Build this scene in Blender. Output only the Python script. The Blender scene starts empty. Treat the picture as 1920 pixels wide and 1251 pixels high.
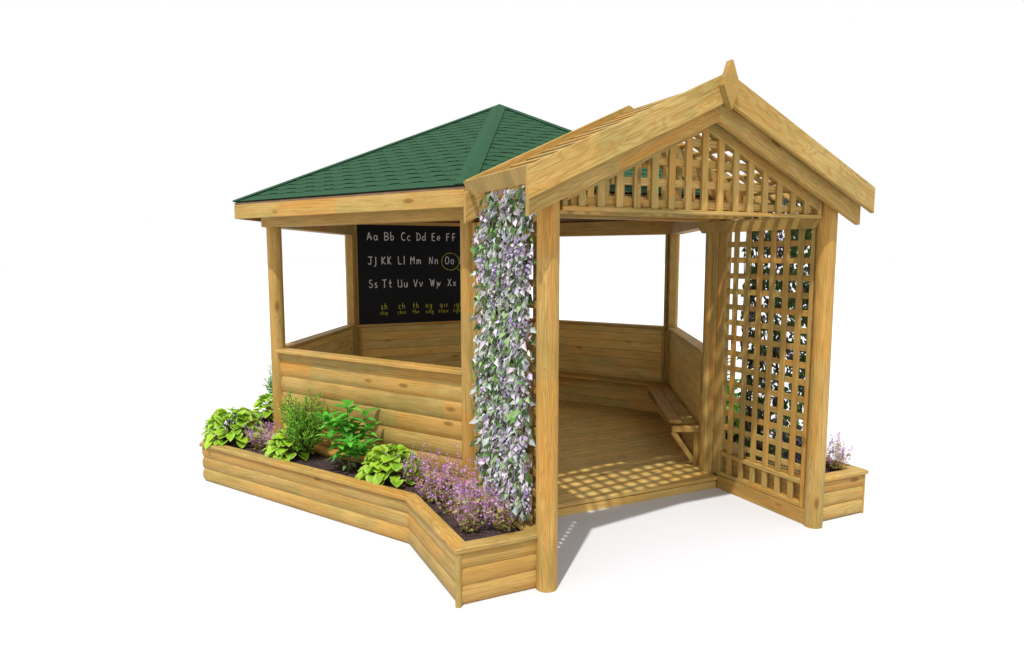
import bpy, math, random
from mathutils import Vector as V, Matrix
random.seed(11)
PI = math.pi; Q3 = 3**.5/2
sc = bpy.context.scene; COL = sc.collection
R = random.random
def ru(a, b): return a + (b-a)*R()

# ------------------------------------------------------------------ materials
def newmat(name):
    m = bpy.data.materials.new(name); m.use_nodes = True
    nt = m.node_tree; nt.nodes.clear()
    out = nt.nodes.new('ShaderNodeOutputMaterial')
    return m, nt, out
class NT:
    def __init__(s, nt): s.nt = nt
    def n(s, t, **k):
        x = s.nt.nodes.new(t)
        for a, b in k.items(): setattr(x, a, b)
        return x
    def set(s, sock, v):
        if hasattr(v, 'links') or isinstance(v, bpy.types.NodeSocket): s.nt.links.new(v, sock)
        else: sock.default_value = v
    def math(s, op, a, b=0.0, c=None):
        x = s.n('ShaderNodeMath', operation=op); s.set(x.inputs[0], a); s.set(x.inputs[1], b)
        if c is not None: s.set(x.inputs[2], c)
        return x.outputs[0]
    def vmul(s, a, b):
        x = s.n('ShaderNodeVectorMath', operation='MULTIPLY'); s.set(x.inputs[0], a); x.inputs[1].default_value = b
        return x.outputs[0]
    def noise(s, vec, scale=1, detail=2, rough=.5, dist=0):
        x = s.n('ShaderNodeTexNoise'); s.set(x.inputs['Vector'], vec)
        x.inputs['Scale'].default_value = scale; x.inputs['Detail'].default_value = detail
        x.inputs['Roughness'].default_value = rough; x.inputs['Distortion'].default_value = dist
        return x.outputs['Fac']
    def mix(s, f, a, b, mode='MIX'):
        x = s.n('ShaderNodeMix', data_type='RGBA', blend_type=mode)
        s.set(x.inputs[0], f); s.set(x.inputs[6], a); s.set(x.inputs[7], b)
        return x.outputs[2]
    def ramp(s, f, a, b):
        x = s.n('ShaderNodeMapRange', interpolation_type='SMOOTHSTEP')
        s.set(x.inputs[0], f); x.inputs[1].default_value = a; x.inputs[2].default_value = b
        return x.outputs[0]

def wood_mat(name, pale, orange, dark, green, patch=1.0):
    m, nt, out = newmat(name); N = NT(nt)
    at = N.n('ShaderNodeAttribute', attribute_name='grain').outputs['Vector']
    tn = N.n('ShaderNodeAttribute', attribute_name='tint').outputs['Fac']
    sep = N.n('ShaderNodeSeparateXYZ'); N.set(sep.inputs[0], at)
    u, v, w = sep.outputs
    # knots
    vo = N.n('ShaderNodeTexVoronoi'); N.set(vo.inputs['Vector'], N.vmul(at, (3.0, 8.5, 8.5))); vo.inputs['Scale'].default_value = 1
    vo.inputs['Randomness'].default_value = 1.0
    kd = vo.outputs['Distance']
    knot = N.math('POWER', 2.718, N.math('MULTIPLY', N.math('MULTIPLY', kd, kd), -26.0))
    kcore = N.ramp(kd, .19, .07)
    vo2 = N.n('ShaderNodeSeparateColor'); N.set(vo2.inputs[0], vo.outputs['Color'])
    kon = N.math('GREATER_THAN', vo2.outputs[0], .45)
    knot = N.math('MULTIPLY', knot, kon); kcore = N.math('MULTIPLY', kcore, kon)
    low = N.noise(N.vmul(at, (1.7, 9, 9)), 1, 2)
    low2 = N.noise(N.vmul(at, (5, 22, 22)), 1, 2)
    r = N.math('SQRT', N.math('ADD', N.math('MULTIPLY', v, v), N.math('MULTIPLY', w, w)))
    r = N.math('ADD', r, N.math('MULTIPLY', low, .10))
    r = N.math('ADD', r, N.math('MULTIPLY', low2, .012))
    r = N.math('ADD', r, N.math('MULTIPLY', knot, .028))
    ring = N.math('SINE', N.math('MULTIPLY', r, 2*PI/.0082))
    ring = N.ramp(ring, -.2, 1.0)
    fine = N.noise(N.vmul(at, (5, 260, 260)), 1, 4, .65)
    streak = N.noise(N.vmul(at, (1.3, 26, 26)), 1, 3, .55)
    # finger jointed lengths of differing tone
    fl = N.math('FLOOR', N.math('ADD', N.math('MULTIPLY', u, 1.55), N.math('MULTIPLY', tn, 7.0)))
    wn = N.n('ShaderNodeTexWhiteNoise', noise_dimensions='2D')
    cb = N.n('ShaderNodeCombineXYZ'); N.set(cb.inputs[0], fl); N.set(cb.inputs[1], N.math('MULTIPLY', tn, 91.0)); N.set(wn.inputs[0], cb.outputs[0])
    jt = wn.outputs[0]
    big = N.noise(N.vmul(at, (2.2, 6, 6)), 1, 3, .6)
    c = N.mix(N.ramp(big, .36, .66), pale, green)
    fo = N.math('ADD', N.math('MULTIPLY', N.ramp(streak, .42, .72), .55), N.math('MULTIPLY', N.math('SUBTRACT', jt, .42), 1.0*patch))
    c = N.mix(N.math('MAXIMUM', N.math('MINIMUM', fo, 1.0), 0.0), c, orange)
    fine2 = N.noise(N.vmul(at, (2.4, 95, 95)), 1, 4, .7)
    c = N.mix(N.math('MULTIPLY', N.ramp(fine2, .47, .62), .42), c, N.mix(.35, orange, dark))
    c = N.mix(N.math('MULTIPLY', ring, .40), c, N.mix(.5, orange, dark))
    c = N.mix(N.math('MULTIPLY', N.ramp(fine, .48, .66), .50), c, dark)
    c = N.mix(N.math('MULTIPLY', knot, .45), c, orange)
    c = N.mix(N.math('MULTIPLY', kcore, .75), c, dark)
    hs = N.n('ShaderNodeHueSaturation'); N.set(hs.inputs['Color'], c)
    N.set(hs.inputs['Value'], N.math('ADD', N.math('ADD', .86, N.math('MULTIPLY', tn, .16)), N.math('MULTIPLY', jt, .16)))
    b = N.n('ShaderNodeBsdfPrincipled'); N.set(b.inputs['Base Color'], hs.outputs[0])
    b.inputs['Roughness'].default_value = .62; b.inputs['Specular IOR Level'].default_value = .25
    bp = N.n('ShaderNodeBump'); bp.inputs['Strength'].default_value = .25; bp.inputs['Distance'].default_value = .002
    N.set(bp.inputs['Height'], N.math('ADD', ring, fine)); N.set(b.inputs['Normal'], bp.outputs[0])
    N.set(out.inputs[0], b.outputs[0])
    return m
def simple(name, col, rough=.7, var=.0, scale=30, spec=.3, bump=0, col2=None):
    m, nt, out = newmat(name); N = NT(nt)
    tc = N.n('ShaderNodeTexCoord').outputs['Object']
    b = N.n('ShaderNodeBsdfPrincipled'); b.inputs['Roughness'].default_value = rough; b.inputs['Specular IOR Level'].default_value = spec
    f = N.noise(tc, scale, 4, .6)
    c2 = col2 or tuple(x*(1-var) for x in col[:3])+(1,)
    N.set(b.inputs['Base Color'], N.mix(N.ramp(f, .3, .7), (*col[:3], 1), (*c2[:3], 1)))
    if bump:
        bp = N.n('ShaderNodeBump'); bp.inputs['Strength'].default_value = 1; bp.inputs['Distance'].default_value = bump
        N.set(bp.inputs['Height'], f); N.set(b.inputs['Normal'], bp.outputs[0])
    N.set(out.inputs[0], b.outputs[0])
    return m
def leaf_mat(name, trans=.35, rough=.45, spec=.35):
    """colour comes from the mesh's own leaf colour attribute: each leaf has its own green, margins included"""
    m, nt, out = newmat(name); N = NT(nt)
    c = N.n('ShaderNodeAttribute', attribute_name='leafcol').outputs['Color']
    b = N.n('ShaderNodeBsdfPrincipled'); b.inputs['Roughness'].default_value = rough; b.inputs['Specular IOR Level'].default_value = spec
    N.set(b.inputs['Base Color'], c)
    t = N.n('ShaderNodeBsdfTranslucent'); N.set(t.inputs[0], c)
    mx = N.n('ShaderNodeMixShader'); mx.inputs[0].default_value = trans
    N.set(mx.inputs[1], b.outputs[0]); N.set(mx.inputs[2], t.outputs[0]); N.set(out.inputs[0], mx.outputs[0])
    return m
PALE, ORAN, DARK, GRN = (.505,.350,.116,1), (.475,.232,.044,1), (.135,.070,.013,1), (.330,.262,.078,1)
M_WOOD = wood_mat('treated_pine', PALE, ORAN, DARK, GRN)
M_PINE_LIT = wood_mat('brightened_pine', (.74,.54,.20,1), (.66,.38,.09,1), (.24,.14,.03,1), (.54,.43,.14,1))  # same pine painted paler, to brighten the dim deck and inner walls
M_SHEATH = simple('roof_sheathing', (.27,.17,.10), .8, .25, 12)
M_SHING = simple('green_shingle', (.026,.082,.040), .92, .30, 60, .12, .0006)
M_EDGE_SHADE = simple('shingle_edge_shade', (.020,.066,.033), .95, .2, 60, .05)  # darker green paints the shadow line along each course edge
M_CAP = simple('hip_cap_felt', (.025,.081,.040), .92, .25, 25, .12, .0005)
M_BOARD = simple('chalkboard_black', (.002,.002,.0023), .42, .1, 8, .13)
M_CHALK = simple('white_chalk', (.72,.72,.72), .95, .35, 90, .1)
M_YCHALK = simple('yellow_chalk', (.62,.62,.06), .95, .4, 90, .1)
M_SOIL = simple('soil', (.030,.019,.019), 1.0, 0, 55, .1, .012, (.085,.058,.055))
M_GROUND = simple('white_floor', (.625,.632,.66), .9, .0, 1, .0)
M_LEAF = leaf_mat('leaf')
M_VINE = leaf_mat('vine_leaf', .2, .38, .5)
M_PETAL = leaf_mat('petal', .35, .6, .2)
M_STEM = simple('stem', (.19,.23,.08), .7, .3, 60)
M_RSTEM = simple('red_stem', (.45,.27,.19), .7, .3, 60)
M_BARK = simple('bark', (.075,.05,.03), .9, .4, 40)

# ------------------------------------------------------------------ mesh builder
class MB:
    def __init__(s): s.v=[]; s.f=[]; s.g=[]; s.t=[]; s.c=[]; s.mi=[]; s.cur=0
    def add(s, vs, fs, g=None, t=0., c=None):
        o = len(s.v); s.v += [tuple(x) for x in vs]
        s.f += [tuple(i+o for i in f) for f in fs]; s.mi += [s.cur]*len(fs)
        s.g += g if g else [tuple(x) for x in vs]
        s.t += [t]*len(vs)
        s.c += c if c else [(1,1,1,1)]*len(vs)
    def prism(s, O, U, VV, W, prof, u0, u1, s0=(0,0), s1=(0,0), cap=True):
        """profile (v,w) extruded along U from u0 to u1; ends cut with slopes s=(per v, per w)"""
        O, U, VV, W = V(O), V(U), V(VV), V(W)
        off = (ru(-50, 50), ru(-.16, .16), ru(-.16, .16)); t = R()
        a = []; g = []
        for (v, w) in prof:
            for uu, ss in ((u0, s0), (u1, s1)):
                u = uu + ss[0]*v + ss[1]*w
                a.append(O + U*u + VV*v + W*w); g.append((u+off[0], v+off[1], w+off[2]))
        n = len(prof); fs = []
        flip = (U.cross(VV)).dot(W) < 0
        ar = sum(prof[i][0]*prof[(i+1)%n][1]-prof[(i+1)%n][0]*prof[i][1] for i in range(n))
        if ar < 0: flip = not flip
        for i in range(n):
            j = (i+1) % n
            fs.append((2*i, 2*i+1, 2*j+1, 2*j) if flip else (2*i, 2*j, 2*j+1, 2*i+1))
        if cap:
            e0 = [2*i for i in range(n)]; e1 = [2*i+1 for i in range(n)]
            if flip: fs += [tuple(e0), tuple(reversed(e1))]
            else: fs += [tuple(reversed(e0)), tuple(e1)]
        s.add(a, fs, g, t)
    def board(s, O, U, VV, W, u0, u1, v0, v1, w0, w1, ch=.003, s0=(0,0), s1=(0,0)):
        c = min(ch, (v1-v0)/3, (w1-w0)/3)
        pr = [(v0+c,w0),(v1-c,w0),(v1,w0+c),(v1,w1-c),(v1-c,w1),(v0+c,w1),(v0,w1-c),(v0,w0+c)]
        s.prism(O, U, VV, W, pr, u0, u1, s0, s1)
    def tube(s, pts, rad, n=6, c=None, close=True):
        pts = [V(p) for p in pts]; k = len(pts)
        rs = rad if isinstance(rad, (list, tuple)) else [rad]*k
        vs = []; fs = []
        up = V((0,0,1))
        for i, p in enumerate(pts):
            d = (pts[min(i+1,k-1)] - pts[max(i-1,0)]).normalized()
            a = d.cross(up)
            if a.length < .05: a = d.cross(V((1,0,0)))
            a.normalize(); b = d.cross(a)
            for j in range(n):
                th = 2*PI*j/n; vs.append(p + (a*math.cos(th)+b*math.sin(th))*rs[i])
        for i in range(k-1):
            for j in range(n):
                j2 = (j+1) % n
                fs.append((i*n+j, i*n+j2, (i+1)*n+j2, (i+1)*n+j))
        if close: fs += [tuple(range(n)), tuple(range((k-1)*n, k*n))[::-1]]
        s.add(vs, fs, None, R(), [c]*len(vs) if c else None)
    def obj(s, name, mats, parent=None, smooth=32):
        me = bpy.data.meshes.new(name)
        ms = mats if isinstance(mats, (list, tuple)) else [mats]
        o = bpy.data.objects.new(name, me); COL.objects.link(o)
        org = V((0,0,0))
        if parent is not None:
            o.parent = parent; org = parent['_o'] if '_o' in parent else V((0,0,0)); org = V(org)
        me.from_pydata([tuple(V(x)-org) for x in s.v], [], s.f)
        for m in ms: me.materials.append(m)
        if len(ms) > 1: me.polygons.foreach_set('material_index', s.mi)
        ga = me.attributes.new('grain', 'FLOAT_VECTOR', 'POINT'); ga.data.foreach_set('vector', [x for g in s.g for x in g])
        ta = me.attributes.new('tint', 'FLOAT', 'POINT'); ta.data.foreach_set('value', s.t)
        ca = me.attributes.new('leafcol', 'FLOAT_COLOR', 'POINT'); ca.data.foreach_set('color', [x for c in s.c for x in c])
        if smooth:
            me.polygons.foreach_set('use_smooth', [True]*len(me.polygons))
            me.set_sharp_from_angle(angle=math.radians(smooth))
        me.update()
        o['_o'] = tuple(org)
        return o
def thing(name, label, cat, loc=(0,0,0), group=None):
    o = bpy.data.objects.new(name, None); COL.objects.link(o); o.location = loc; o['_o'] = tuple(loc)
    o.empty_display_size = .1
    o['label'] = label; o['category'] = cat
    if group: o['group'] = group
    return o
X, Y, Z = V((1,0,0)), V((0,1,0)), V((0,0,1))
def tag(o, label, cat, group=None, kind=None):
    o['label'] = label; o['category'] = cat
    if group: o['group'] = group
    if kind: o['kind'] = kind
    return o

# ------------------------------------------------------------------ polygon plan helpers (outline counter-clockwise, offset > 0 outwards)
def side_frame(P, i):
    a = V((*P[i], 0)); b = V((*P[(i+1) % len(P)], 0)); U = (b-a).normalized(); L = (b-a).length
    return a, U, V((U.y, -U.x, 0)), L
def mitre(P, i):
    """slopes of the end cuts of side i per unit of outward offset, at its start and end"""
    n = len(P); res = []
    for k, sgn in ((i, -1), (i+1, 1)):
        d0 = (V((*P[k % n],0)) - V((*P[(k-1) % n],0))).normalized(); d1 = (V((*P[(k+1) % n],0)) - V((*P[k % n],0))).normalized()
        ang = math.atan2(d0.x*d1.y-d0.y*d1.x, d0.dot(d1))
        res.append(sgn*math.tan(ang/2))
    return res
def side_board(mb, P, i, d0, d1, z0, z1, trim0=0, trim1=0, ch=.003, mit=True):
    a, U, N, L = side_frame(P, i); m = mitre(P, i) if mit else (0, 0)
    mb.board(a, U, N, Z, trim0, L-trim1, d0, d1, z0, z1, ch, (m[0],0), (m[1],0))
def side_logs(mb, P, i, dface, z0, z1, pitch, bulge, back, trim0=0, trim1=0, mit=True):
    """half-round log boards stacked on side i; every board its own grain"""
    a, U, N, L = side_frame(P, i); m = mitre(P, i) if mit else (0, 0)
    z = z0
    while z < z1-.01:
        zt = min(z+pitch, z1+.0001); full = pitch; pr = []
        K = 9
        for k in range(K+1):
            q = k/K*(zt-z)/full
            q2 = (q-.45)/.55 if q > .45 else (q-.45)/.45
            pr.append((dface + bulge*(1-abs(q2)**2.3) - .003*(k == K), z + q*full))
        pr += [(back, zt), (back, z)]
        mb.prism(a, U, N, Z, pr, trim0, L-trim1, (m[0],0), (m[1],0))
        z += pitch

# ================================================================== dimensions (metres)
S = 2.0; AP = S*Q3
HEX0 = [(-2,0), (-1,-AP), (1,-AP), (2,0), (1,AP), (-1,AP)]
HEX = [(-2,0), (-1,-AP), (1.014,-AP), (2.022,0), (1.005,AP), (-1,AP)]       # A B E D F C
NAMES = ['A','B','E','D','F','C']
RE, ZE, ZF, ZA = 2.2900, 2.206, 2.074, 3.146
HR, HB, HD = 1.034, 2.013, .086
YP, WP, PR = -2.768, 1.0055, .0575

def circ(r, n=36): return [(r*math.cos(2*PI*k/n), r*math.sin(2*PI*k/n)) for k in range(n)]
gz = thing('gazebo', 'six-sided timber gazebo with green shingle roof and trellised gabled porch', 'gazebo')

# ---- posts
def post(x, y, z0, z1, r=PR):
    mb = MB(); mb.prism((x,y,0), Z, X, Y, [(a, b) for a, b in circ(r)], z0, z1)
    return mb.obj('post', M_WOOD, gz, 40)
for (x, y), nm in zip(HEX, NAMES):
    if nm == 'B': x -= .012
    post(x, y, 0, HB+.01)
for sx in (-1, 1): post(sx*WP+.004, YP-.006, 0, 2.14, .0585)

# ---- deck
mb = MB()
yy = -AP-.17; 
def hexw(y, off=-.02):
    """half width of the hexagon at y"""
    return max(0, (2*(1+off/AP)) - abs(y)/math.tan(PI/3))
bw = .083; y = -1.905; k = 0
while y < AP-.05:
    y1 = min(y+bw-.006, AP-.04)
    if y < -AP: xa = .985; xb = .985; sl = 0
    else: xa = hexw(y); xb = hexw(y1)
    if y < -AP < y1: xa = xb = .985
    w0 = -xa; 
    s = (xb-xa)/(y1-y) if y1 > y else 0
    mb.board((0,y,0), X, Y, Z, -xa, xa, 0, y1-y, HD-.028, HD, .005, (-s,0), (s,0))
    y += bw; k += 1
mb.obj('deck', M_PINE_LIT, gz)
mb = MB(); mb.board((0,-1.9,0), X, Y, Z, -.962, .962, -.004, .022, .0, HD-.032, .002); mb.obj('riser', M_PINE_LIT, gz)

# ---- low walls, rails, beams
for i in range(6):
    if i == 1: continue
    a, U, N, L = side_frame(HEX, i)
    wp = MB(); wp.v = []
    base = MB()
    # outside: logs; inside: tongue and groove boards
    side_logs(base, HEX, i, .014, .032, HR-.03, .130, .012, .004, .04, .04, False)
    z = HD; lin = MB()
    while z < HR-.035:
        zt = min(z+.095, HR-.031)
        lin.board(a, U, N, Z, .05, L-.05, -.03, .002, z, zt-.0015, .003)
        z += .095
    w = base.obj('wall_panel', M_WOOD, gz, 25); lin.obj('lining', M_PINE_LIT, w)  # lining takes the paler pine so the interior looks better lit
    r_ = MB(); r_.board(a, U, N, Z, .052, L-.03, -.052, .066, HR-.03, HR, .006)
    r_.obj('rail', M_WOOD, w)
    for q in (.062, L-.062-.03):
        c_ = MB(); c_.board(a, U, Z, N, q, q+.03, HD, HR-.031, -.052, -.0305, .003)
        c_.obj('corner_batten', M_WOOD, w)
        vtx = NAMES[i] if q < 1 else NAMES[(i+1) % 6]
        if vtx in 'CFD':
            q2 = .048 if q < 1 else L-.048-.03
            c_ = MB(); c_.board(a, U, Z, N, q2, q2+.03, HR+.0005, HB-.0005, -.046, .02, .003)
            c_.obj('post_batten', M_WOOD, gz)
for i in range(6):
    b_ = MB(); side_board(b_, HEX, i, -.045, .045 if i == 1 else .082, HB + (.028 if i == 1 else 0), HB+.155, 0, 0)
    # the plate overshoots the post like the mitred end in view
    b_.obj('beam', M_WOOD, gz)

# ---- hexagonal roof
EAVE = [(x*RE/2, y*RE/2) for x, y in HEX0]
rb = MB()
vs = [(x, y, ZE-.012) for x, y in EAVE] + [(0,0,ZA-.022)] + [(x*.998, y*.998, ZE-.024) for x, y in EAVE] + [(0,0,ZA-.045)]
fs = [(i, (i+1) % 6, 6) for i in range(6)] + [((i+1) % 6+7, i+7, 13) for i in range(6)] + [(i, i+7, (i+1) % 6+7, (i+1) % 6) for i in range(6)]
rb.add(vs, fs)
roof = rb.obj('roof', M_SHEATH, gz, 20)
RO = MB(); 
Lf = math.hypot(RE*Q3, ZA-ZE)
cr = MB()
for i in range(6):
    a, U, N, L = side_frame(EAVE, i)
    mid = V((0,0,ZA)); em = a + U*(L/2) + Z*ZE; D = (em-mid).normalized(); NN = U.cross(D)
    if NN.z < 0: NN = -NN
    tb = (RE/2)/Lf
    e = .100; K = int(Lf/e)+1
    for k in range(K):
        s_hi = Lf - (k+1)*e - .012; s_lo = Lf - k*e + (.006 if k == 0 else 0)
        hw = max(0, s_lo)*tb
        if hw < .03: continue
        s_hi = max(s_hi, .002)
        per = .212; ph = (.5*per if k % 2 else 0) + .03*(i % 3)
        tx = -hw; xs = []
        t0 = math.floor((-hw-ph)/per)*per+ph
        x = t0; prof = []
        dep = .024 if k > 0 else 0
        while x < hw+per:
            prof += [(x, 0), (x+.098, 0), (x+.106, -dep), (x+.204, -dep)]; x += per
        # clip to the hips
        top = []; 
        def cl(x, s): 
            h = s*tb
            return max(-h, min(h, x))
        pv = []
        for (x, dd) in prof:
            s_ = s_lo + dd
            if abs(x) <= hw+.12: pv.append((cl(x, s_), s_))
        # drop duplicates
        qv = [pv[0]]
        for p in pv[1:]:
            if abs(p[0]-qv[-1][0]) > 1e-4: qv.append(p)
        n = len(qv); vs = []
        for (x, s_) in qv:
            vs.append(mid + U*x + D*s_ + NN*(.0042 if s_ > s_lo-.01 else .0034))
            vs.append(mid + U*cl(x, s_hi) + D*s_hi + NN*.001)
            vs.append(mid + U*x + D*s_ + NN*.001)
        cr.cur = 0
        cr.add(vs, [(3*j, 3*j+3, 3*j+4, 3*j+1) for j in range(n-1)], None, R())
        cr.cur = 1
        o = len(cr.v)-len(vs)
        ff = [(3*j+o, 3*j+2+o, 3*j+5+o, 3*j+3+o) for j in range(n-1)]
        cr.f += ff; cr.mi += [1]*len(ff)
cr.obj('shingles', [M_SHING, M_EDGE_SHADE], roof, 0)
for i in range(6):       # hip caps, folded over each hip
    hc = MB()
    for side in (0, 1):
        fi = (i if side == 0 else (i-1) % 6)
        a, U, N, L = side_frame(EAVE, fi)
        corner = V((*EAVE[i], ZE)); apex = V((0,0,ZA)); em = a+U*(L/2)+Z*ZE; D = (em-apex).normalized(); NN = U.cross(D)
        if NN.z < 0: NN = -NN
        inw = U if side == 0 else -U
        wd = .062; hip = (corner-apex).normalized()
        cosb = abs(hip.dot(D)); wx = wd/cosb      # width along the eave
        e2 = corner + inw*wx
        tt = (wx/(L/2)); Mp = apex + D*(Lf*tt)
        ups = []
        for hgt in (.007, .013):
            ups.append([corner + hip*.012 + Z*hgt*1.12, apex + Z*hgt*1.12, Mp + NN*hgt, e2 + hip*.012 + NN*hgt])
        vs = ups[0] + ups[1]
        fsd = [(4,5,6,7), (0,3,2,1), (0,4,7,3), (3,7,6,2)]
        hc.add(vs, fsd, None, .5)
    hc.obj('hip_cap', M_CAP, roof, 0)
EV2 = EAVE
for i in range(6):
    fb = MB(); side_board(fb, EAVE, i, -.028, -.0005, ZF, ZE-.0245, 0, 0, .003); fb.obj('fascia', M_WOOD, roof)

# ---- porch roof
SL = .464; ZG = 2.762; 
cs = 1/math.hypot(1, SL); sn = SL*cs
def slope_board(mb, sx, y0, y1, xin, xout, dtop, dbot, ch=.003):
    """board lying along the gable slope on side sx, ends cut vertical, between vertical depths dtop/dbot below the ridge line"""
    U = V((sx*cs, 0, -sn)); W = V((sx*sn, 0, cs))       # W normal to slope
    # vertical thickness t corresponds to normal thickness t*cs
    w1 = -dtop*cs; w0 = -dbot*cs
    # at position u along slope, x = u*cs + w*sn  -> u = (x - w*sn)/cs : end slope per w = -sn/cs
    O = V((0, 0, ZG))
    mb.board(O, U, Y, W, xin/cs, xout/cs, y0, y1, w0, w1, ch, (0,-SL), (0,-SL))
for (ya, yb, nm) in ((-2.950, -2.922, 'bargeboard'), (-2.036, -2.010, 'bargeboard')):
    for sx in (-1, 1):
        m_ = MB(); slope_board(m_, sx, ya, yb, .0, 1.205 if ya < -2.5 else 1.15, 0, .157); m_.obj(nm, M_WOOD, gz)
for (ya, yb) in ((-2.888, -2.850), (-2.071, -2.0375)):
    for sx in (-1, 1):
        m_ = MB(); slope_board(m_, sx, ya, yb, .0, 1.170 if ya > -2.5 or sx < 0 else 1.162, .065, .247); m_.obj('rafter', M_WOOD, gz)
# trellis roof: slats along the ridge on top of slats down the slope
for sx in (-1, 1):
    m_ = MB(); U = V((sx*cs, 0, -sn)); W = V((sx*sn, 0, cs)); x = .0945
    m_.board((0, 0, ZG), Y, U, W, -2.9215, -2.0365, .004, .042, -.058*cs, -.040*cs, .002)
    while x < 1.10:
        m_.board((sx*x, 0, ZG-SL*x), Y, U, W, -2.9215, -2.0365, 0, .042, -.058*cs, -.040*cs, .002); x += .1065
    m_.obj('roof_trellis', M_WOOD, gz)
    m_ = MB(); y = -2.690; slope_board(m_, sx, -2.8485, -2.745, .0, 1.135, .0585, .076, .002)  # first board widened to block sun leaking onto riser and ground
    while y < -2.14:
        slope_board(m_, sx, y, y+.042, .0, 1.135, .0585, .076, .002); y += .1155
    m_.obj('roof_slats', M_WOOD, gz)
    m_ = MB(); O = V((0,0,ZG)) + U*(1.165/cs); k = 0; y = -2.9215
    m_.board(O, W, Y, U, -.088, -.002, -2.9215, -2.0365, -.010, .010, .002); m_.obj('eave_board', M_WOOD, gz)
# finial
fm = MB(); pts = [(-.012,2.812), (-.026,2.812), (-.072,2.682), (-.012,2.556), (.038,2.69)]
fm.prism((0,-2.951,0), -Y, X, Z, [(a+.004, b) for a, b in pts], 0, .038); fm.obj('finial', M_WOOD, gz, 20)
# gable trellis front
g_ = MB()
def under(x): return ZG - SL*abs(x) - .235       # underside line for slats (behind the rafters)
g_.board((0,YP,0), X, Y, Z, -.93, .93, -.03, .03, 2.014, 2.036, .004)
for sx in (-1, 1):
    g_.board((sx*.915, YP, 0), Z, X, Y, 2.0365, under(.915)+.03, -.015, .015, -.028, .028, .003)
    U = V((sx*cs, 0, -sn)); W = V((sx*sn, 0, cs)); O = V((0,0,ZG))
    g_.board(O, U, Y, W, .0, .905/cs, YP-.028, YP+.028, -.280*cs, -.190*cs, .003, (0,-SL), (0,-SL))
g_.obj('gable_frame', M_WOOD, gz)
g_ = MB()
for k in range(15):
    x = -.808 + .1155*k
    if abs(x) < .91: g_.board((x, YP, 0), Z, X, Y, 2.037, under(abs(x)+.02)-.02, -.0215, .0215, -.02, -.002, .002)
for k in range(4):
    z = 2.045 + .1155*k; hw = (ZG-.275-z-.04)/SL
    hw = min(hw, .898)
    if hw > .05: g_.board((0, YP, z), X, Z, Y, -hw, hw, 0, .042, -.0015, .016, .002)
g_.obj('gable_lattice', M_WOOD, gz)
# rear gable of the porch under the hexagonal eave
g_ = MB(); g_.board((0,-2.115,0), X, Y, Z, -.99, .99, -.02, .028, 2.0395, 2.088, .003)
for sx in (-1, 1): g_.board((sx*.965, -2.1115, 0), Z, X, Y, 2.0885, 2.24, -.015, .015, -.02, .02, .003)
g_.obj('rear_frame', M_WOOD, gz)
g_ = MB()
for k in range(17):
    x = -.924 + .1155*k
    g_.board((x, -2.115, 0), Z, X, Y, 2.0885, under(abs(x)+.02)-.02+.03, -.0215, .0215, -.02, -.002, .002)
for k in range(4):
    z = 2.125 + .1155*k; hw = min((ZG-.235-z-.04)/SL, .948)
    g_.board((0, -2.115, z), X, Z, Y, -hw, hw, 0, .042, -.0015, .016, .002)
g_.obj('rear_lattice', M_WOOD, gz)
# side plates with chamfered ends, trellis panels
for sx in (-1, 1):
    p_ = MB(); c = .06
    pr = [(-2.765+c*.7,1.955), (-1.70,1.955), (-1.655,2.0), (-1.655,2.039), (-2.765,2.039), (-2.765,2.0)]
    p_.prism((sx*.925, 0, 0), X*sx, Y, Z, pr, 0, .042); p_.obj('plate', M_WOOD, gz)
    tp = MB()
    xin = sx*.968 + .003
    def bd(u0, u1, v0, v1, w0, w1, vert=False, ch=.003):
        # w = distance outwards from the inner face
        if vert: tp.board((xin,0,0), Z, Y, X*sx, u0, u1, v0, v1, w0, w1, ch)
        else: tp.board((xin,0,0), Y, Z, X*sx, u0, u1, v0, v1, w0, w1, ch)
    ya, yb = -2.715, -1.79
    bd(.105, 1.99, ya, ya+.028, 0, .05, True); bd(.105, 1.99, yb-.135, yb-.10, 0, .05, True)
    bd(.105, 1.99, yb-.098, yb-.04, .010, .04, True); bd(.02, 1.99, yb-.038, yb+.012, -.004, .05, True)
    bd(ya+.0285, yb-.136, .105, .135, 0, .05); bd(ya+.0285, yb-.136, .262, .292, 0, .05)
    bd(ya+.0285, yb-.136, 1.958, 1.99, 0.004, .045)
    tr = tp.obj('trellis_panel', M_WOOD, gz)
    tp = MB()
    for k in range(6):
        yv = -2.014 - .1168*k
        tp.board((xin,0,0), Z, Y, X*sx, .2925, 1.9575, yv-.0215, yv+.0215, .006, .022, .002)
        tp.board((xin,0,0), Z, Y, X*sx, .1355, .2615, yv-.0215, yv+.0215, .006, .022, .002)

    z = 1.866
    while z > .30:
        tp.board((xin,0,0), Y, Z, X*sx, ya+.0285, yb-.136, z-.02, z+.02, .0225, .038, .002); z -= .1153
    tp.obj('lattice', M_WOOD, tr)
    tp = MB(); tp.board((xin,0,0), Y, Z, X*sx, -2.74, -1.905, .0, .102, -.004, .03, .003)
    tp.obj('kick_board', M_WOOD, gz)

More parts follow.
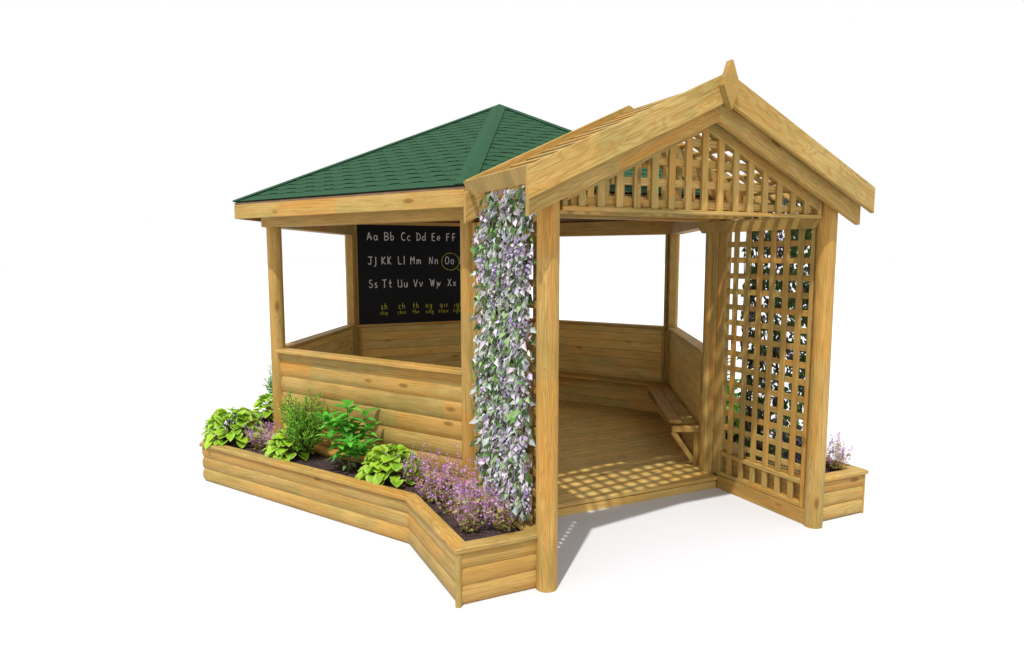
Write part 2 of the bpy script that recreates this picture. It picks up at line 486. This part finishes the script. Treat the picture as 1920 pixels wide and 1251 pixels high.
# ================================================================== chalkboard with handwriting
cb = thing('chalkboard', 'black chalkboard with handwritten alphabet hung inside the back wall', 'chalkboard', (0.0, 1.68, 1.03))
m_ = MB(); m_.board((0,1.68,0), X, Y, Z, -.935, .935, 0, .012, 1.034, 2.128, .002); m_.obj('board_panel', M_BOARD, cb)
def arc(cx, cy, rx, ry, a0, a1, n=10):
    return [(cx+rx*math.cos(math.radians(a0+(a1-a0)*k/n)), cy+ry*math.sin(math.radians(a0+(a1-a0)*k/n))) for k in range(n+1)]
F = {
'A': (.62, [[(.0,.0),(.24,1.02)],[(.22,1.0),(.58,.02)],[(.0,.36),(.6,.38)]]),
'B': (.55, [[(.05,0),(.05,1)],[(0,1.0)]+arc(.2,.76,.3,.24,80,-80)+[(.08,.52)],[(.08,.5)]+arc(.22,.26,.33,.25,80,-85)+[(.03,.02)]]),
'C': (.55, [arc(.33,.5,.32,.5,55,305,16)]),
'D': (.56, [[(.08,0),(.1,.98)],[(-.02,1.0)]+arc(.12,.5,.44,.48,75,-80,12)+[(.06,.02)]]),
'E': (.5, [[(.45,.98),(.06,.95),(.06,.02),(.46,.0)],[(.0,.5),(.38,.52)]]),
'F': (.5, [[(.48,.97),(.06,.95),(.08,-.05)],[(.04,.5),(.4,.53)]]),
'G': (.6, [arc(.33,.5,.32,.5,60,330,16)+[(.6,.42),(.36,.42)]]),
'H': (.55, [[(.03,1),(.03,0)],[(.5,1),(.5,0)],[(.03,.5),(.5,.52)]]),
'I': (.4, [[(.2,1),(.2,0)],[(0,1),(.4,1)],[(0,0),(.4,0)]]),
'J': (.55, [[(.0,.95),(.58,.97)],[(.36,.96),(.37,.3)]+arc(.2,.22,.17,.22,0,-165)]),
'K': (.55, [[(.05,1),(.04,-.02)],[(.5,.98),(.06,.45),(.52,.0)]]),
'L': (.5, [[(.02,1),(.06,.02),(.5,.05)]]),
'M': (.6, [[(.05,0),(.05,.97),(.3,.45),(.52,1.0),(.56,.05)]]),
'N': (.56, [[(.03,.0),(.08,.95),(.44,.04),(.5,1.0)]]),
'O': (.58, [arc(.3,.5,.27,.48,95,455,20)]),
'P': (.5, [[(.05,0),(.05,1)],[(0,1.0)]+arc(.2,.74,.3,.25,80,-80)+[(.07,.48)]]),
'Q': (.6, [arc(.3,.5,.27,.48,95,455,20),[(.36,.25),(.62,-.08)]]),
'R': (.55, [[(.05,0),(.05,1)],[(0,1.0)]+arc(.2,.74,.3,.25,80,-80)+[(.1,.48),(.5,0)]]),
'S': (.45, [arc(.24,.76,.2,.24,50,250,10)+arc(.2,.25,.22,.25,80,-150,12)]),
'T': (.6, [[(.0,.97),(.6,1.0)],[(.3,.97),(.32,-.04)]]),
'U': (.6, [[(.04,1)]+arc(.29,.28,.25,.27,180,360,10)+[(.5,1.0),(.55,.0)]]),
'V': (.55, [[(.0,.98),(.25,.0),(.52,1.0)]]),
'W': (.7, [[(-.06,1.0),(.1,.92),(.22,.05),(.36,.85),(.5,.02),(.62,.98)]]),
'X': (.52, [[(.02,1),(.5,0)],[(.5,1),(.0,0)]]),
'Y': (.52, [[(.02,1),(.26,.5)],[(.5,1),(.16,0)]]),
'Z': (.52, [[(.02,1),(.5,1),(.0,.0),(.52,.0)]]),
'a': (.55, [arc(.22,.3,.2,.3,60,400,16),[(.42,.62),(.42,.1),(.52,.02)]]),
'b': (.5, [[(.05,1.1),(.06,.03)]+arc(.22,.3,.22,.28,-100,150,12)]),
'c': (.45, [arc(.25,.3,.22,.3,50,310,12)]),
'd': (.52, [arc(.22,.3,.2,.28,50,320,12),[(.45,1.08),(.43,.0)]]),
'e': (.48, [[(.05,.3),(.4,.36)]+arc(.22,.34,.19,.28,20,310,14)]),
'f': (.5, [arc(.36,.82,.17,.2,20,170,8)+[(.2,.6),(.2,-.05)],[(.02,.45),(.5,.48)]]),
'g': (.48, [arc(.22,.32,.18,.28,60,400,14),[(.4,.6),(.4,-.15)]+arc(.2,-.18,.2,.16,0,-150,8)]),
'h': (.45, [[(.05,1.05),(.04,0)],[(.05,.35)]+arc(.22,.38,.16,.2,160,0,8)+[(.4,.0)]]),
'i': (.16, [[(.06,.58),(.07,0)],[(.05,.85),(.06,.88)]]),
'j': (.28, [[(.2,.95),(.2,.0)]+arc(.06,-.05,.14,.2,0,-120,8)]),
'k': (.48, [[(.04,1.1),(.04,0)],[(.45,1.0),(.08,.42),(.48,.0)]]),
'l': (.16, [[(.06,1.08),(.07,-.02)]]),
'm': (.6, [[(.05,.6),(.05,0)],[(.05,.4)]+arc(.17,.42,.12,.18,160,0,6)+[(.3,.05)],[(.3,.4)]+arc(.42,.42,.12,.18,160,0,6)+[(.56,.0)]]),
'n': (.45, [[(.04,.6),(.05,0)],[(.05,.38)]+arc(.2,.42,.17,.2,160,0,8)+[(.4,.0)]]),
'o': (.45, [arc(.22,.3,.19,.3,95,455,16)]),
'p': (.48, [[(.05,.6),(.05,-.4)],arc(.22,.3,.2,.28,150,-150,14)]),
'q': (.48, [arc(.22,.3,.18,.28,60,400,14),[(.42,.6),(.42,-.4)]]),
'r': (.4, [[(.04,.6),(.05,0)],[(.05,.35)]+arc(.2,.4,.15,.18,160,50,6)]),
's': (.38, [arc(.2,.46,.15,.15,50,250,8)+arc(.17,.16,.17,.16,80,-150,10)]),
't': (.46, [[(.22,1.02),(.2,.15),(.3,.02),(.44,.05)],[(.0,.58),(.46,.6)]]),
'u': (.5, [[(.04,.62)]+arc(.22,.2,.18,.2,180,350,8)+[(.42,.62),(.46,.0)]]),
'v': (.45, [[(.0,.62),(.22,.0),(.46,.64)]]),
'w': (.6, [[(-.02,.6),(.1,.55),(.14,.02),(.02,-.25)],[(.14,.05),(.28,.5),(.36,.05),(.56,.62)]]),
'x': (.42, [[(.02,.6),(.4,0)],[(.4,.62),(.0,0)]]),
'y': (.42, [[(.02,.6),(.2,.1)],[(.42,.6),(.08,-.4)]]),
'z': (.42, [[(.02,.6),(.4,.6),(.0,.0),(.42,.0)]]),
}
def flat_tube(mb, pts, r, y):
    """chalk stroke: a low ridge of chalk on the board, rounded ends"""
    pts = [V((x, 0, z)) for x, z in pts]; n = 6; vs = []; fs = []; k = len(pts)
    for i, p in enumerate(pts):
        d = (pts[min(i+1,k-1)]-pts[max(i-1,0)]); d = d.normalized() if d.length > 1e-9 else X
        a = V((-d.z, 0, d.x)); 
        for j in range(n):
            th = 2*PI*j/n
            q = p + a*(r*math.cos(th)); vs.append((q.x, y - .0012*math.sin(th), q.z))
    for i in range(k-1):
        for j in range(n):
            j2 = (j+1) % n; fs.append((i*n+j, i*n+j2, (i+1)*n+j2, (i+1)*n+j))
    fs += [tuple(range(n)), tuple(range((k-1)*n, k*n))[::-1]]
    mb.add(vs, fs)
def write(mb, txt, x, z, h, r, gap=.16, w=1.0, low=None):
    for ch in txt:
        adv, st = F[ch]
        for s_ in st:
            pts = [(x+px*h*w+ru(-.02,.02)*h*.5, z+pz*h+ru(-.02,.02)*h*.5) for px, pz in s_]
            run = [pts[0]]
            for j in range(1, len(pts)):
                run.append(pts[j])
                if j < len(pts)-1:
                    a_ = V(pts[j])-V(pts[j-1]); b_ = V(pts[j+1])-V(pts[j])
                    if a_.length > 0 and b_.length > 0 and a_.angle(b_) > .75:
                        flat_tube(mb, run, r, 1.6795-R()*.0006); run = [pts[j]]
            flat_tube(mb, run, r, 1.6795-R()*.0006)
        x += (adv+gap)*h*w
row = {1: (1.962, [('Aa',-.826),('Bb',-.635),('Cc',-.440),('Dd',-.266),('Ee',-.083),('Ff',.092),('Gg',.27),('Hh',.44),('Ii',.62)]),
       2: (1.696, [('Jj',-.822),('Kk',-.671),('Ll',-.482),('Mm',-.340),('Nn',-.119),('Oo',.075),('Pp',.26),('Qq',.44),('Rr',.62)]),
       3: (1.440, [('Ss',-.815),('Tt',-.670),('Uu',-.490),('Vv',-.305),('Ww',-.112),('Xx',.105),('Yy',.29),('Zz',.46)])}
for r_, (z, L_) in row.items():
    for t_, x in L_:
        m_ = MB(); write(m_, t_, x, z, .084, .0045, .26, 1.0); m_.obj('chalk_letter_pair', M_CHALK, cb, 60)
for t_, x in (('sh',-.687),('ch',-.485),('th',-.323),('ng',-.164),('air',.008),('igh',.182)):
    m_ = MB(); write(m_, t_, x, 1.198, .062, .0029, .27, 1.0); m_.obj('chalk_sound', M_YCHALK, cb, 60)
for t_, x in (('ship',-.70),('chin',-.495),('the',-.324),('sing',-.165),('stair',-.008),('light',.175)):
    m_ = MB(); write(m_, t_, x, 1.137, .043, .0022, .26, .95); m_.obj('chalk_word', M_YCHALK, cb, 60)
m_ = MB(); flat_tube(m_, arc(.14,1.724,.108,.098,75,425,30), .0028, 1.679); m_.obj('chalk_circle', M_YCHALK, cb, 60); m_ = MB(); flat_tube(m_, [(.215,1.655),(.25,1.62),(.30,1.60),(.36,1.63)], .0028, 1.679)
m_.obj('chalk_tail', M_YCHALK, cb, 60)

# ================================================================== benches
def bench(i, lab, uu0, uu1, brs):
    a, U, N, L = side_frame(HEX, i); N = -N     # N inwards
    p = a + U*uu0; t = thing('bench', lab, 'bench', (p.x, p.y, HD), 'wall benches inside the gazebo')
    for k, (v0, v1) in enumerate(((.062,.160), (.166,.268))):
        m_ = MB(); s0 = (0 if i == 2 else .577); s1 = (-.577 if i == 2 else -.577)
        m_.board(a, U, N, Z, uu0, uu1, v0, v1, .412, .440, .004, (0,0) if i == 2 else (.577,0), (-.577,0)); m_.obj('seat', M_WOOD, t)
    for u in brs:
        m_ = MB()
        m_.board(a, Z, U, N, HD, .412-.047, u, u+.045, .052, .090, .003)
        m_.board(a, N, U, Z, .052, .262, u+.001, u+.044, .365, .4115, .003)
        d = V((N.x*.17, N.y*.17, .235)).normalized(); nn = U.cross(d)
        m_.board(a + N*.088 + Z*(HD+.045), d, U, nn, 0, .285, u+.004, u+.041, -.02, .02, .003)
        m_.obj('bracket', M_WOOD, t)
bench(2, 'timber bench along the right wall, its bracketed end facing the entrance', .20, 2.0, (.095, 1.0, 1.75))
bench(3, 'timber bench along the back right wall below the open bay', 0.0, 2.0, (1.62,))

# ================================================================== planters
def planter_outline(sx):
    q = .529; qi = .062; xo = 1.511; xi = 1.014
    L = AP+q; yb = -(L - Q3*xo)/.5
    out = [(-xo, YP), ]
    Li = AP+qi; yi = -(Li - Q3*xi)/.5
    # counter-clockwise for the left planter (outer side on the left): go C-end -> A -> bend -> near corner -> post -> inner back up
    Aout = (-(2+q/Q3), 0); Ain = (-(2+qi/Q3), 0)
    n2 = V((-Q3, .5)); C = V((-1, AP))
    Cout = C + n2*q; Cin = C + n2*qi
    P = [tuple(Cin), tuple(Cout), Aout, (-xo, yb), (-xo, YP), (-xi, YP), (-xi, yi), Ain]
    if sx > 0: P = [(-x, y) for x, y in reversed(P)]
    return P
HP = .311
planters = {}
for sx in (-1, 1):
    P = planter_outline(sx)
    lab = 'long timber log planter wrapping the left walls, three boards high, full of plants' if sx < 0 else 'timber planter beside the right-hand round post, mostly hidden behind the porch trellis'
    t = thing('planter', lab, 'planter', (sx*1.5, YP, 0), 'log planters around the gazebo')
    t['_P'] = 0
    for i in range(len(P)):
        a, U, N, L = side_frame(P, i)
        m_ = MB(); side_logs(m_, P, i, -.012, .012, HP-.028, .0935, .0095, -.04); side_board(m_, P, i, -.039, -.016, .002, .012)
        m_.obj('side_panel', M_WOOD, t, 25)
        m_ = MB(); mt = mitre(P, i)
        m_.board(a, U, N, Z, 0, L, -.074, .012, HP-.027, HP, .004, (mt[0],0), (mt[1],0))
        m_.obj('rim', M_WOOD, t)
    ci = 4 if sx < 0 else 3
    m_ = MB()
    c = V((*P[ci], 0))
    m_.prism(c + V((.008 if sx < 0 else -.006, .008, 0)), Z, X, Y, circ(.0165 if sx < 0 else .009, 20), 0, HP-.028); m_.obj('corner_batten', M_WOOD, t, 40)
    # soil, gently uneven
    s_ = MB(); IN = []
    n = len(P)
    for i in range(n):
        a, U, N, L = side_frame(P, i); mt = mitre(P, i); IN.append(a + U*(mt[0]*-.052) + N*-.052)
    import mathutils
    strips = []
    # outer chain 1..4 and inner chain 0,7,6,5 (left planter order)
    oc = [1,2,3,4] if sx < 0 else [3,4,5,6][::-1]
    ic = [0,7,6,5] if sx < 0 else [2,1,0,7][::-1]
    vs = []; fs = []; NU, NV = 30, 14
    for k in range(3):
        o0 = len(vs)
        for a_ in range(NU+1):
            for b_ in range(NV+1):
                u = a_/NU; v = b_/NV
                p = (IN[oc[k]]*(1-u)+IN[oc[k+1]]*u)*(1-v) + (IN[ic[k]]*(1-u)+IN[ic[k+1]]*u)*v
                h = mathutils.noise.noise(V((p.x*6, p.y*6, 0)))*.012 + mathutils.noise.noise(V((p.x*25, p.y*25, 3)))*.007
                vs.append((p.x, p.y, .268+h))
        for a_ in range(NU):
            for b_ in range(NV):
                q = o0+a_*(NV+1)+b_; fs.append((q, q+1, q+NV+2, q+NV+1) if sx > 0 else (q, q+NV+1, q+NV+2, q+1))
    s_.add(vs, fs)
    so = s_.obj('soil', M_SOIL, None, 180)
    tag(so, 'dark brown soil filling the left planter' if sx < 0 else 'dark brown soil filling the right planter', 'soil', kind='stuff')

# ================================================================== plants
def leaf(mb, base, d, n, L, W, cols, droop=.6, cup=.25, nu=5, margin=None, tip=1.0, fold=None):
    """a curved blade: base point, direction d, face normal n"""
    d = V(d).normalized(); n = V(n); n = (n - d*n.dot(d)).normalized(); s = d.cross(n)
    vs = []; cs_ = []; K = 2; p = V(base); dirv = d.copy(); nn = n.copy()
    for i in range(nu+1):
        t = i/nu
        w = W*.5*(math.sin(PI*min(1, t**.75*.97+.03))**.8)*(1 if t < 1 else .0)
        if i == 0: w = W*.06
        for j in range(-K, K+1):
            q = j/K
            vs.append(p + s*(q*w) + nn*(cup*w*abs(q)**1.5))
            cs_.append(margin if (margin and (abs(q) > .9 or i == nu)) else cols)
        ang = -droop/nu
        p = p + dirv*(L/nu)
        m = Matrix.Rotation(ang, 3, s); dirv = m @ dirv; nn = m @ nn
    fs = []
    for i in range(nu):
        for j in range(2*K):
            a = i*(2*K+1)+j; fs.append((a, a+1, a+2*K+2, a+2*K+1))
    mb.add(vs, fs, None, 0, cs_)
def jit(c, f=.15):
    k = 1+ru(-f, f); return (c[0]*k*(1+ru(-f,f)*.5), c[1]*k, c[2]*k*(1+ru(-f,f)*.5), 1)
def mkthing(name, label, cat, x, y, group, z=.262):
    return thing(name, label, cat, (x, y, z), group)
def hosta(x, y, label, r=.2, h=.2, n=64):
    n = int(n*1.9)
    t = mkthing('hosta', label, 'plant', x, y, 'lime green hostas in the planters')
    B = V((x, y, .262)); lm = MB(); sm = MB()
    for k in range(n):
        f = (k+.5)/n; az = k*2.399+ru(-.3,.3); rr = r*(.28+.72*f)*ru(.8,1.08)*.78; hh = h*(1-f*f*.78)*ru(.8,1.1)
        o = V((math.cos(az), math.sin(az), 0)); p = B + o*rr + Z*hh
        d = o*(.7+.5*f) + Z*(.35-.6*f) + V((ru(-.35,.35), ru(-.35,.35), 0)); nrm = Z*1.0 + o*.5
        g = jit((.30,.55,.02) if R() < .7 else (.18,.40,.02), .22); mg = jit((.55,.70,.12), .12)
        leaf(lm, p, d, nrm, ru(.062,.09), ru(.066,.092), g, ru(.3,1.3), ru(.1,.6), 5, mg)
        mid = B + o*(rr*.45) + Z*(hh*.75)
        if k % 2 == 0: sm.tube([B+o*.01, mid, p], [.004,.003,.002], 4)
    lm.obj('foliage', M_LEAF, t, 60); sm.obj('stems', M_STEM, t)
def broadleaf(x, y, label, h=.5, sc_=1.0):
    t = mkthing('leafy_shrub', label, 'plant', x, y, 'tall leafy green plants')
    B = V((x, y, .262)); lm = MB(); sm = MB()
    main = [B, B+V((.004,0,h*.35)), B+V((-.003,.004,h*.7)), B+V((.002,0,h*.93))]
    sm.tube(main, [.009,.008,.006,.003], 7)
    def whorls(p0, p1, n, L0, L1, f0=.2):
        for k in range(n):
            f = f0+(1-f0)*k/(n-1); c = p0.lerp(p1, f); az = k*1.9+ru(-.4,.4)
            for s2 in (0, PI):
                o = V((math.cos(az+s2), math.sin(az+s2), 0)); L = (L0+(L1-L0)*f)*ru(.8,1.15)
                d = o + Z*ru(.15,.6)*(1 if f < .85 else 2.4)
                g = jit((.10,.42,.04) if R() < .6 else (.18,.58,.06), .25)
                leaf(lm, c+Z*ru(-.01,.01), d, Z*1.0-o*.3, L, L*ru(.36,.48), g, ru(.4,1.2), ru(.1,.5), 6)
    whorls(main[0], main[3], 15, .175*sc_, .135*sc_, .22)
    for k in range(13):
        az = k*2.3+.4; z0 = h*ru(.08,.6); o = V((math.cos(az), math.sin(az), 0)); rr = ru(.10,.22)*sc_
        a_ = B+Z*z0; b_ = a_ + o*rr + Z*ru(.05,.16)
        sm.tube([a_, a_.lerp(b_,.5)+Z*.008, b_], [.005,.004,.002], 5); whorls(a_, b_, 6, .11*sc_, .10*sc_, .35)
    for k in range(9):
        az = k*.7; o = V((math.cos(az), math.sin(az), 0)); b_ = B+o*ru(.04,.09)+Z*ru(.06,.14)
        sm.tube([B, b_], [.003,.0015], 4); leaf(lm, b_, o+Z*.1, Z, .07, .025, jit((.18,.30,.14),.15), .9, .2, 5)
    lm.obj('foliage', M_LEAF, t, 60); sm.obj('stem', M_STEM, t)
def conifer(x, y, label, h=.42, w=.2, col=(.17,.44,.04), lean=(0,0)):
    t = mkthing('dwarf_conifer', label, 'shrub', x, y, 'dwarf conifers in the planters')
    B = V((x, y, .262)); lm = MB(); sm = MB()
    def spray(p, d, L, depth):
        d = d.normalized(); n = int(L/.0065); q = V(p); dd = d.copy(); pts = [V(p)]
        for i in range(n):
            dd = (dd + V((ru(-.05,.05), ru(-.05,.05), ru(-.02,.045)))).normalized(); q = q + dd*(L/n); pts.append(q.copy())
            if depth < 2 and i > n*.12 and i % (3 if depth else 4) == 0:
                side = dd.cross(V((ru(-1,1), ru(-1,1), ru(-1,1)))).normalized()
                spray(q, dd*.85+side*.62, L*(.42 if depth == 0 else .40)*(1.15-i/n*.6), depth+1)
            elif depth >= 1 or i > n*.5:
                for s2 in range(2):
                    side = dd.cross(V((ru(-1,1), ru(-1,1), ru(-1,1)))).normalized()
                    e = q + (dd*.75+side*.6).normalized()*ru(.012,.02); wv = dd.cross(side)*.0022
                    g = jit(col if R() < .6 else (col[0]*1.9, col[1]*1.65, col[2]*1.6), .3)
                    m0 = q.lerp(e, .45)
                    lm.add([q, m0+wv, e, m0-wv], [(0,1,2,3)], None, 0, [g]*4)
        sm.tube(pts[::3]+[pts[-1]], [.0035/(1+depth)]*(len(pts[::3])+1), 4)
    for k in range(28):
        az = k*2.399; f = k/28; o = V((math.cos(az), math.sin(az), 0)); z0 = h*(.06+.3*f)
        L = h*(.75+.15*ru(-1,1))*(.85 if k % 3 else 1.05)
        spray(B+Z*z0*.8, o*(w/h*1.9)*(.25+.7*R()) + Z*1.15 + V((*lean,0)), L*ru(.7,1.05), 0)
    sm.tube([B, B+Z*h*.3, B+Z*h*.6], [.009,.007,.004], 6)
    lm.obj('foliage', M_LEAF, t, 0); sm.obj('branches', M_BARK, t)
def flowers(x, y, label, h=.26, r=.088, n=24, seed=0):
    t = mkthing('purple_flower_plant', label, 'plant', x, y, 'purple flowering plants in the planters')
    B = V((x, y, .262)); lm = MB(); sm = MB(); fm_ = MB()
    for k in range(n):
        az = ru(0, 2*PI); rr = r*math.sqrt(R()); o = V((math.cos(az), math.sin(az), 0)); hh = h*ru(.45,1.0)*(1 if k % 5 else 1.25)
        p0 = B+o*rr*.35; p1 = B+o*rr*1.1+Z*hh*.5; p2 = B+o*rr*1.5+V((ru(-.02,.02), ru(-.02,.02), hh))
        sm.tube([p0, p1, p2], [.0016,.0013,.0008], 3)
        for j in range(12):
            f = R()**1.1*.8; c = (p0.lerp(p1, f*2) if f < .5 else p1.lerp(p2, f*2-1)); dv = V((ru(-1,1), ru(-1,1), ru(-.1,.7)))
            q = R()
            g = jit((.52,.52,.13) if q < .5 else ((.30,.38,.08) if q < .75 else (.36,.14,.15)), .3)
            leaf(lm, c+dv*.006, dv, Z, ru(.015,.027), ru(.010,.018), g, ru(.1,1), .2, 2)
        for j in range(13):
            f = .30+.70*R()**.8; c = (p0.lerp(p1, f*2) if f < .5 else p1.lerp(p2, f*2-1)); c = c + V((ru(-1,1), ru(-1,1), ru(-1,1)))*.013
            q = R(); g = jit((.62,.30,.74) if q < .6 else ((.76,.52,.84) if q < .85 else (.36,.10,.44)), .2)
            nrm = V((ru(-1,1), ru(-1,1), ru(0,1))).normalized(); a_ = nrm.cross(Z+X*.1).normalized(); b_ = nrm.cross(a_); s3 = ru(.0036,.0080)
            for pt in range(4):
                th = pt*PI/2+ru(-.2,.2); e = a_*math.cos(th)+b_*math.sin(th); e2 = a_*math.cos(th+.55)+b_*math.sin(th+.55); e3 = a_*math.cos(th-.55)+b_*math.sin(th-.55)
                fm_.add([c, c+e3*s3*.75+nrm*.002, c+e*s3*1.25+nrm*.003, c+e2*s3*.75+nrm*.002], [(0,1,2,3)], None, 0, [g]*4)
    sm.obj('stems', M_RSTEM, t, 0); lm.obj('leaves', M_LEAF, t, 0); fm_.obj('flowers', M_PETAL, t, 0)
hosta(-2.37, .07, 'lime hosta spilling over the far left corner of the planter', .27, .25, 90)
hosta(-2.02,-.55, 'lime hosta half hidden behind the dwarf conifer in the left planter', .19, .17, 50)
hosta(-1.47,-1.42, 'lime hosta right of the tall leafy plant in the left planter', .24, .19, 72)
hosta(-1.98, .84, 'lime hosta behind the leftmost gazebo post', .19, .20, 44)
hosta(1.42,-1.62, 'lime hosta low behind the right trellis', .18, .26, 46)
conifer(-1.90,-.66, 'dwarf conifer with feathery dark sprays, left of the tall leafy plant', .43, .27, (.19,.48,.04), (-.15,-.05))
conifer(-1.80, 1.15, 'dwarf conifer with grey green sprays behind the leftmost post', .42, .18, (.20,.48,.10), (-.5, -.1))
broadleaf(-1.685,-1.10, 'tall leafy green plant in front of the log wall', .50, 1.0)
broadleaf(1.66,-1.20, 'tall leafy green plant seen through the right trellis', .62, 1.05)
fl = [(-2.19,-.20,'purple flowering plant below the corner hosta, leftmost in the planter front',.24),
      (-2.08,-.40,'purple flowering plant at the foot of the leftmost post',.24),
      (-1.90, .50,'purple flowering plant behind the leftmost post',.27),
      (-1.36,-1.60,'purple flowering plant touching the right side of the middle hosta',.27),
      (-1.22,-1.72,'purple flowering plant close to the log wall near the climber',.26),
      (-1.36,-1.93,'purple flowering plant at the inner bend of the planter rim',.22),
      (-1.20,-2.02,'purple flowering plant against the foot of the flowering climber',.29),
      (-1.31,-2.20,'purple flowering plant beside the short angled rim, middle of its row',.26),
      (-1.17,-2.33,'purple flowering plant under the climber close to the front post',.25),
      (-1.32,-2.48,'purple flowering plant nearest the front corner of the left planter',.27),
      (-1.14,-2.55,'purple flowering plant nearest the front round post',.24),
      (1.38,-2.44,'purple flowering plant just behind the right round post',.31),
      (1.45,-2.58,'purple flowering plant in the front end of the right planter, outermost',.24),
      (1.25,-2.15,'purple flowering plant behind the lower right trellis',.27)]
for x, y, lab, h in fl: flowers(x, y, lab, h)

# ---- wisteria on the outside of both trellises
def wisteria(sx, label, nleaf, nrac):
    t = thing('wisteria', label, 'climber', (sx*1.10, -2.25, .262), 'flowering climbers on the porch trellises')
    lm = MB(); fm_ = MB(); sm = MB(); x0 = sx*1.03
    y0, y1 = (-2.68, -2.02)
    for k in range(7):
        y = ru(-2.55,-1.98); pts = []; yc = -2.25+ru(-.1,.1)
        for j in range(15):
            f = j/14; yy_ = yc + (y-yc)*min(1, f*3) + math.sin(f*9+k*2)*.06; pts.append((x0+sx*(.012+.02*math.sin(f*17+k)), max(y0+.03, min(y1-.03, yy_)), .262+f*1.78))
        sm.tube(pts, [.009-.006*j/14 for j in range(15)], 5)
    sm.obj('stems', M_BARK, t)
    cols = [((.46,.49,.45),.46), ((.30,.46,.18),.20), ((.06,.12,.03),.16), ((.68,.58,.70),.20), ((.14,.30,.07),.10)]
    if sx > 0: cols = [((.10,.17,.06),.25), ((.06,.14,.03),.4), ((.12,.24,.06),.25), ((.22,.22,.20),.1)]  # right climber: its shade is put into darker leaf colours
    def pick():
        q = R()*sum(c[1] for c in cols)
        for c, w in cols:
            q -= w
            if q <= 0: return c
        return cols[0][0]
    def place():
        while True:
            z = ru(.36, 2.16); y = ru(y0, y1)
            if z > 2.02 and (y < -2.64 or y > -2.1+ (z-2.02)*.2): continue
            if z < .5 and y > -2.2+R()*.15: 
                if R() < .8: continue
            if sx > 0:
                if y > -1.97 and z > .9: continue
                if mathutils.noise.noise(V((y*14, z*14, 5))) > .22: continue
            return y, z
    for k in range(nleaf):
        y, z = place(); x = x0 + sx*(.008+.06*R()**1.2)
        if z > 1.95: x -= sx*.05*R()
        d = V((sx*ru(-.1,.6), ru(-.6,.6), ru(-1.2,-.05))); nrm = V((sx*1, ru(-.6,.6), ru(-.1,.9)))
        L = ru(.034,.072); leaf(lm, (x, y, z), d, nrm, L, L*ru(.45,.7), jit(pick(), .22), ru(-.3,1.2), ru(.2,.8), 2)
    for k in range(nrac):
        y, z = place(); z = max(z, .55); x = x0 + sx*(.03+.045*R()); L = ru(.12,.24); n = 34
        for j in range(n):
            f = j/n; wv = .030*(1-f)**.7+.004; az = j*2.4; c = V((x+math.cos(az)*wv*.9, y+math.sin(az)*wv, z-f*L))
            q = R(); g = jit((.52,.42,.60) if q < .5 else ((.72,.66,.76) if q < .8 else (.32,.20,.44)), .18)
            if sx > 0: g = jit((.24,.13,.33), .3)  # petals on the right painted darker, as if in shade
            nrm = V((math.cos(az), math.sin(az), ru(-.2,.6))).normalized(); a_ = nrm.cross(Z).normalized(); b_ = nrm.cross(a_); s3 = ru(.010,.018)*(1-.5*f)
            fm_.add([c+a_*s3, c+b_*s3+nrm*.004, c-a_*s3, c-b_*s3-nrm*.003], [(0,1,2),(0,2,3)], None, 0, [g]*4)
    lm.obj('foliage', M_VINE, t, 0); fm_.obj('flower_racemes', M_PETAL, t, 0)
wisteria(-1, 'dense climber with mauve flowers covering the left porch trellis', 3900, 52)
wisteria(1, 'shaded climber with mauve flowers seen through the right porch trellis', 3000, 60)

# ================================================================== ground, light, camera
m_ = MB(); m_.add([(-150,-150,0),(150,-150,0),(150,150,0),(-150,150,0)], [(0,1,2,3)])
g = m_.obj('ground', M_GROUND, None, 0); g['kind'] = 'structure'

w = bpy.data.worlds.new('World'); sc.world = w; w.use_nodes = True
bg = w.node_tree.nodes['Background']; bg.inputs[0].default_value = (1.0,1.0,1.0,1); bg.inputs[1].default_value = 1.0
sd = bpy.data.lights.new('sun', 'SUN'); sd.energy = 3.5; sd.angle = math.radians(1.0); sd.color = (1,.985,.95)
so = bpy.data.objects.new('sun', sd); COL.objects.link(so)
trav = V((.70*.454, .714*.454, -.891)); so.rotation_euler = trav.to_track_quat('-Z', 'Y').to_euler(); so.location = (-3,-4,6)

cd = bpy.data.cameras.new('camera'); cam = bpy.data.objects.new('camera', cd); COL.objects.link(cam); sc.camera = cam
cd.sensor_width = 36; cd.lens = 1301.516/1920*36; cd.clip_end = 1000; cd.clip_start = .05
yaw, pit, rol = [math.radians(a) for a in (-25.6458, -6.2733, -.0273)]
fwd = V((-math.sin(yaw)*math.cos(pit), math.cos(yaw)*math.cos(pit), math.sin(pit))); rt = V((math.cos(yaw), math.sin(yaw), 0)); up = rt.cross(fwd)
r2 = rt*math.cos(rol)+up*math.sin(rol); u2 = -rt*math.sin(rol)+up*math.cos(rol)
cam.matrix_world = Matrix(((r2.x,u2.x,-fwd.x,-2.7155),(r2.y,u2.y,-fwd.y,-5.9167),(r2.z,u2.z,-fwd.z,1.7739),(0,0,0,1)))
for o in list(sc.objects):
    for k_ in ('_o', '_P'):
        if k_ in o: del o[k_]
sc.view_settings.view_transform = 'Standard'; sc.view_settings.look = 'None'; sc.view_settings.exposure = 0; sc.view_settings.gamma = 1
try: sc.view_settings.use_curve_mapping = False
except Exception: pass
sc.cycles.max_bounces = 8
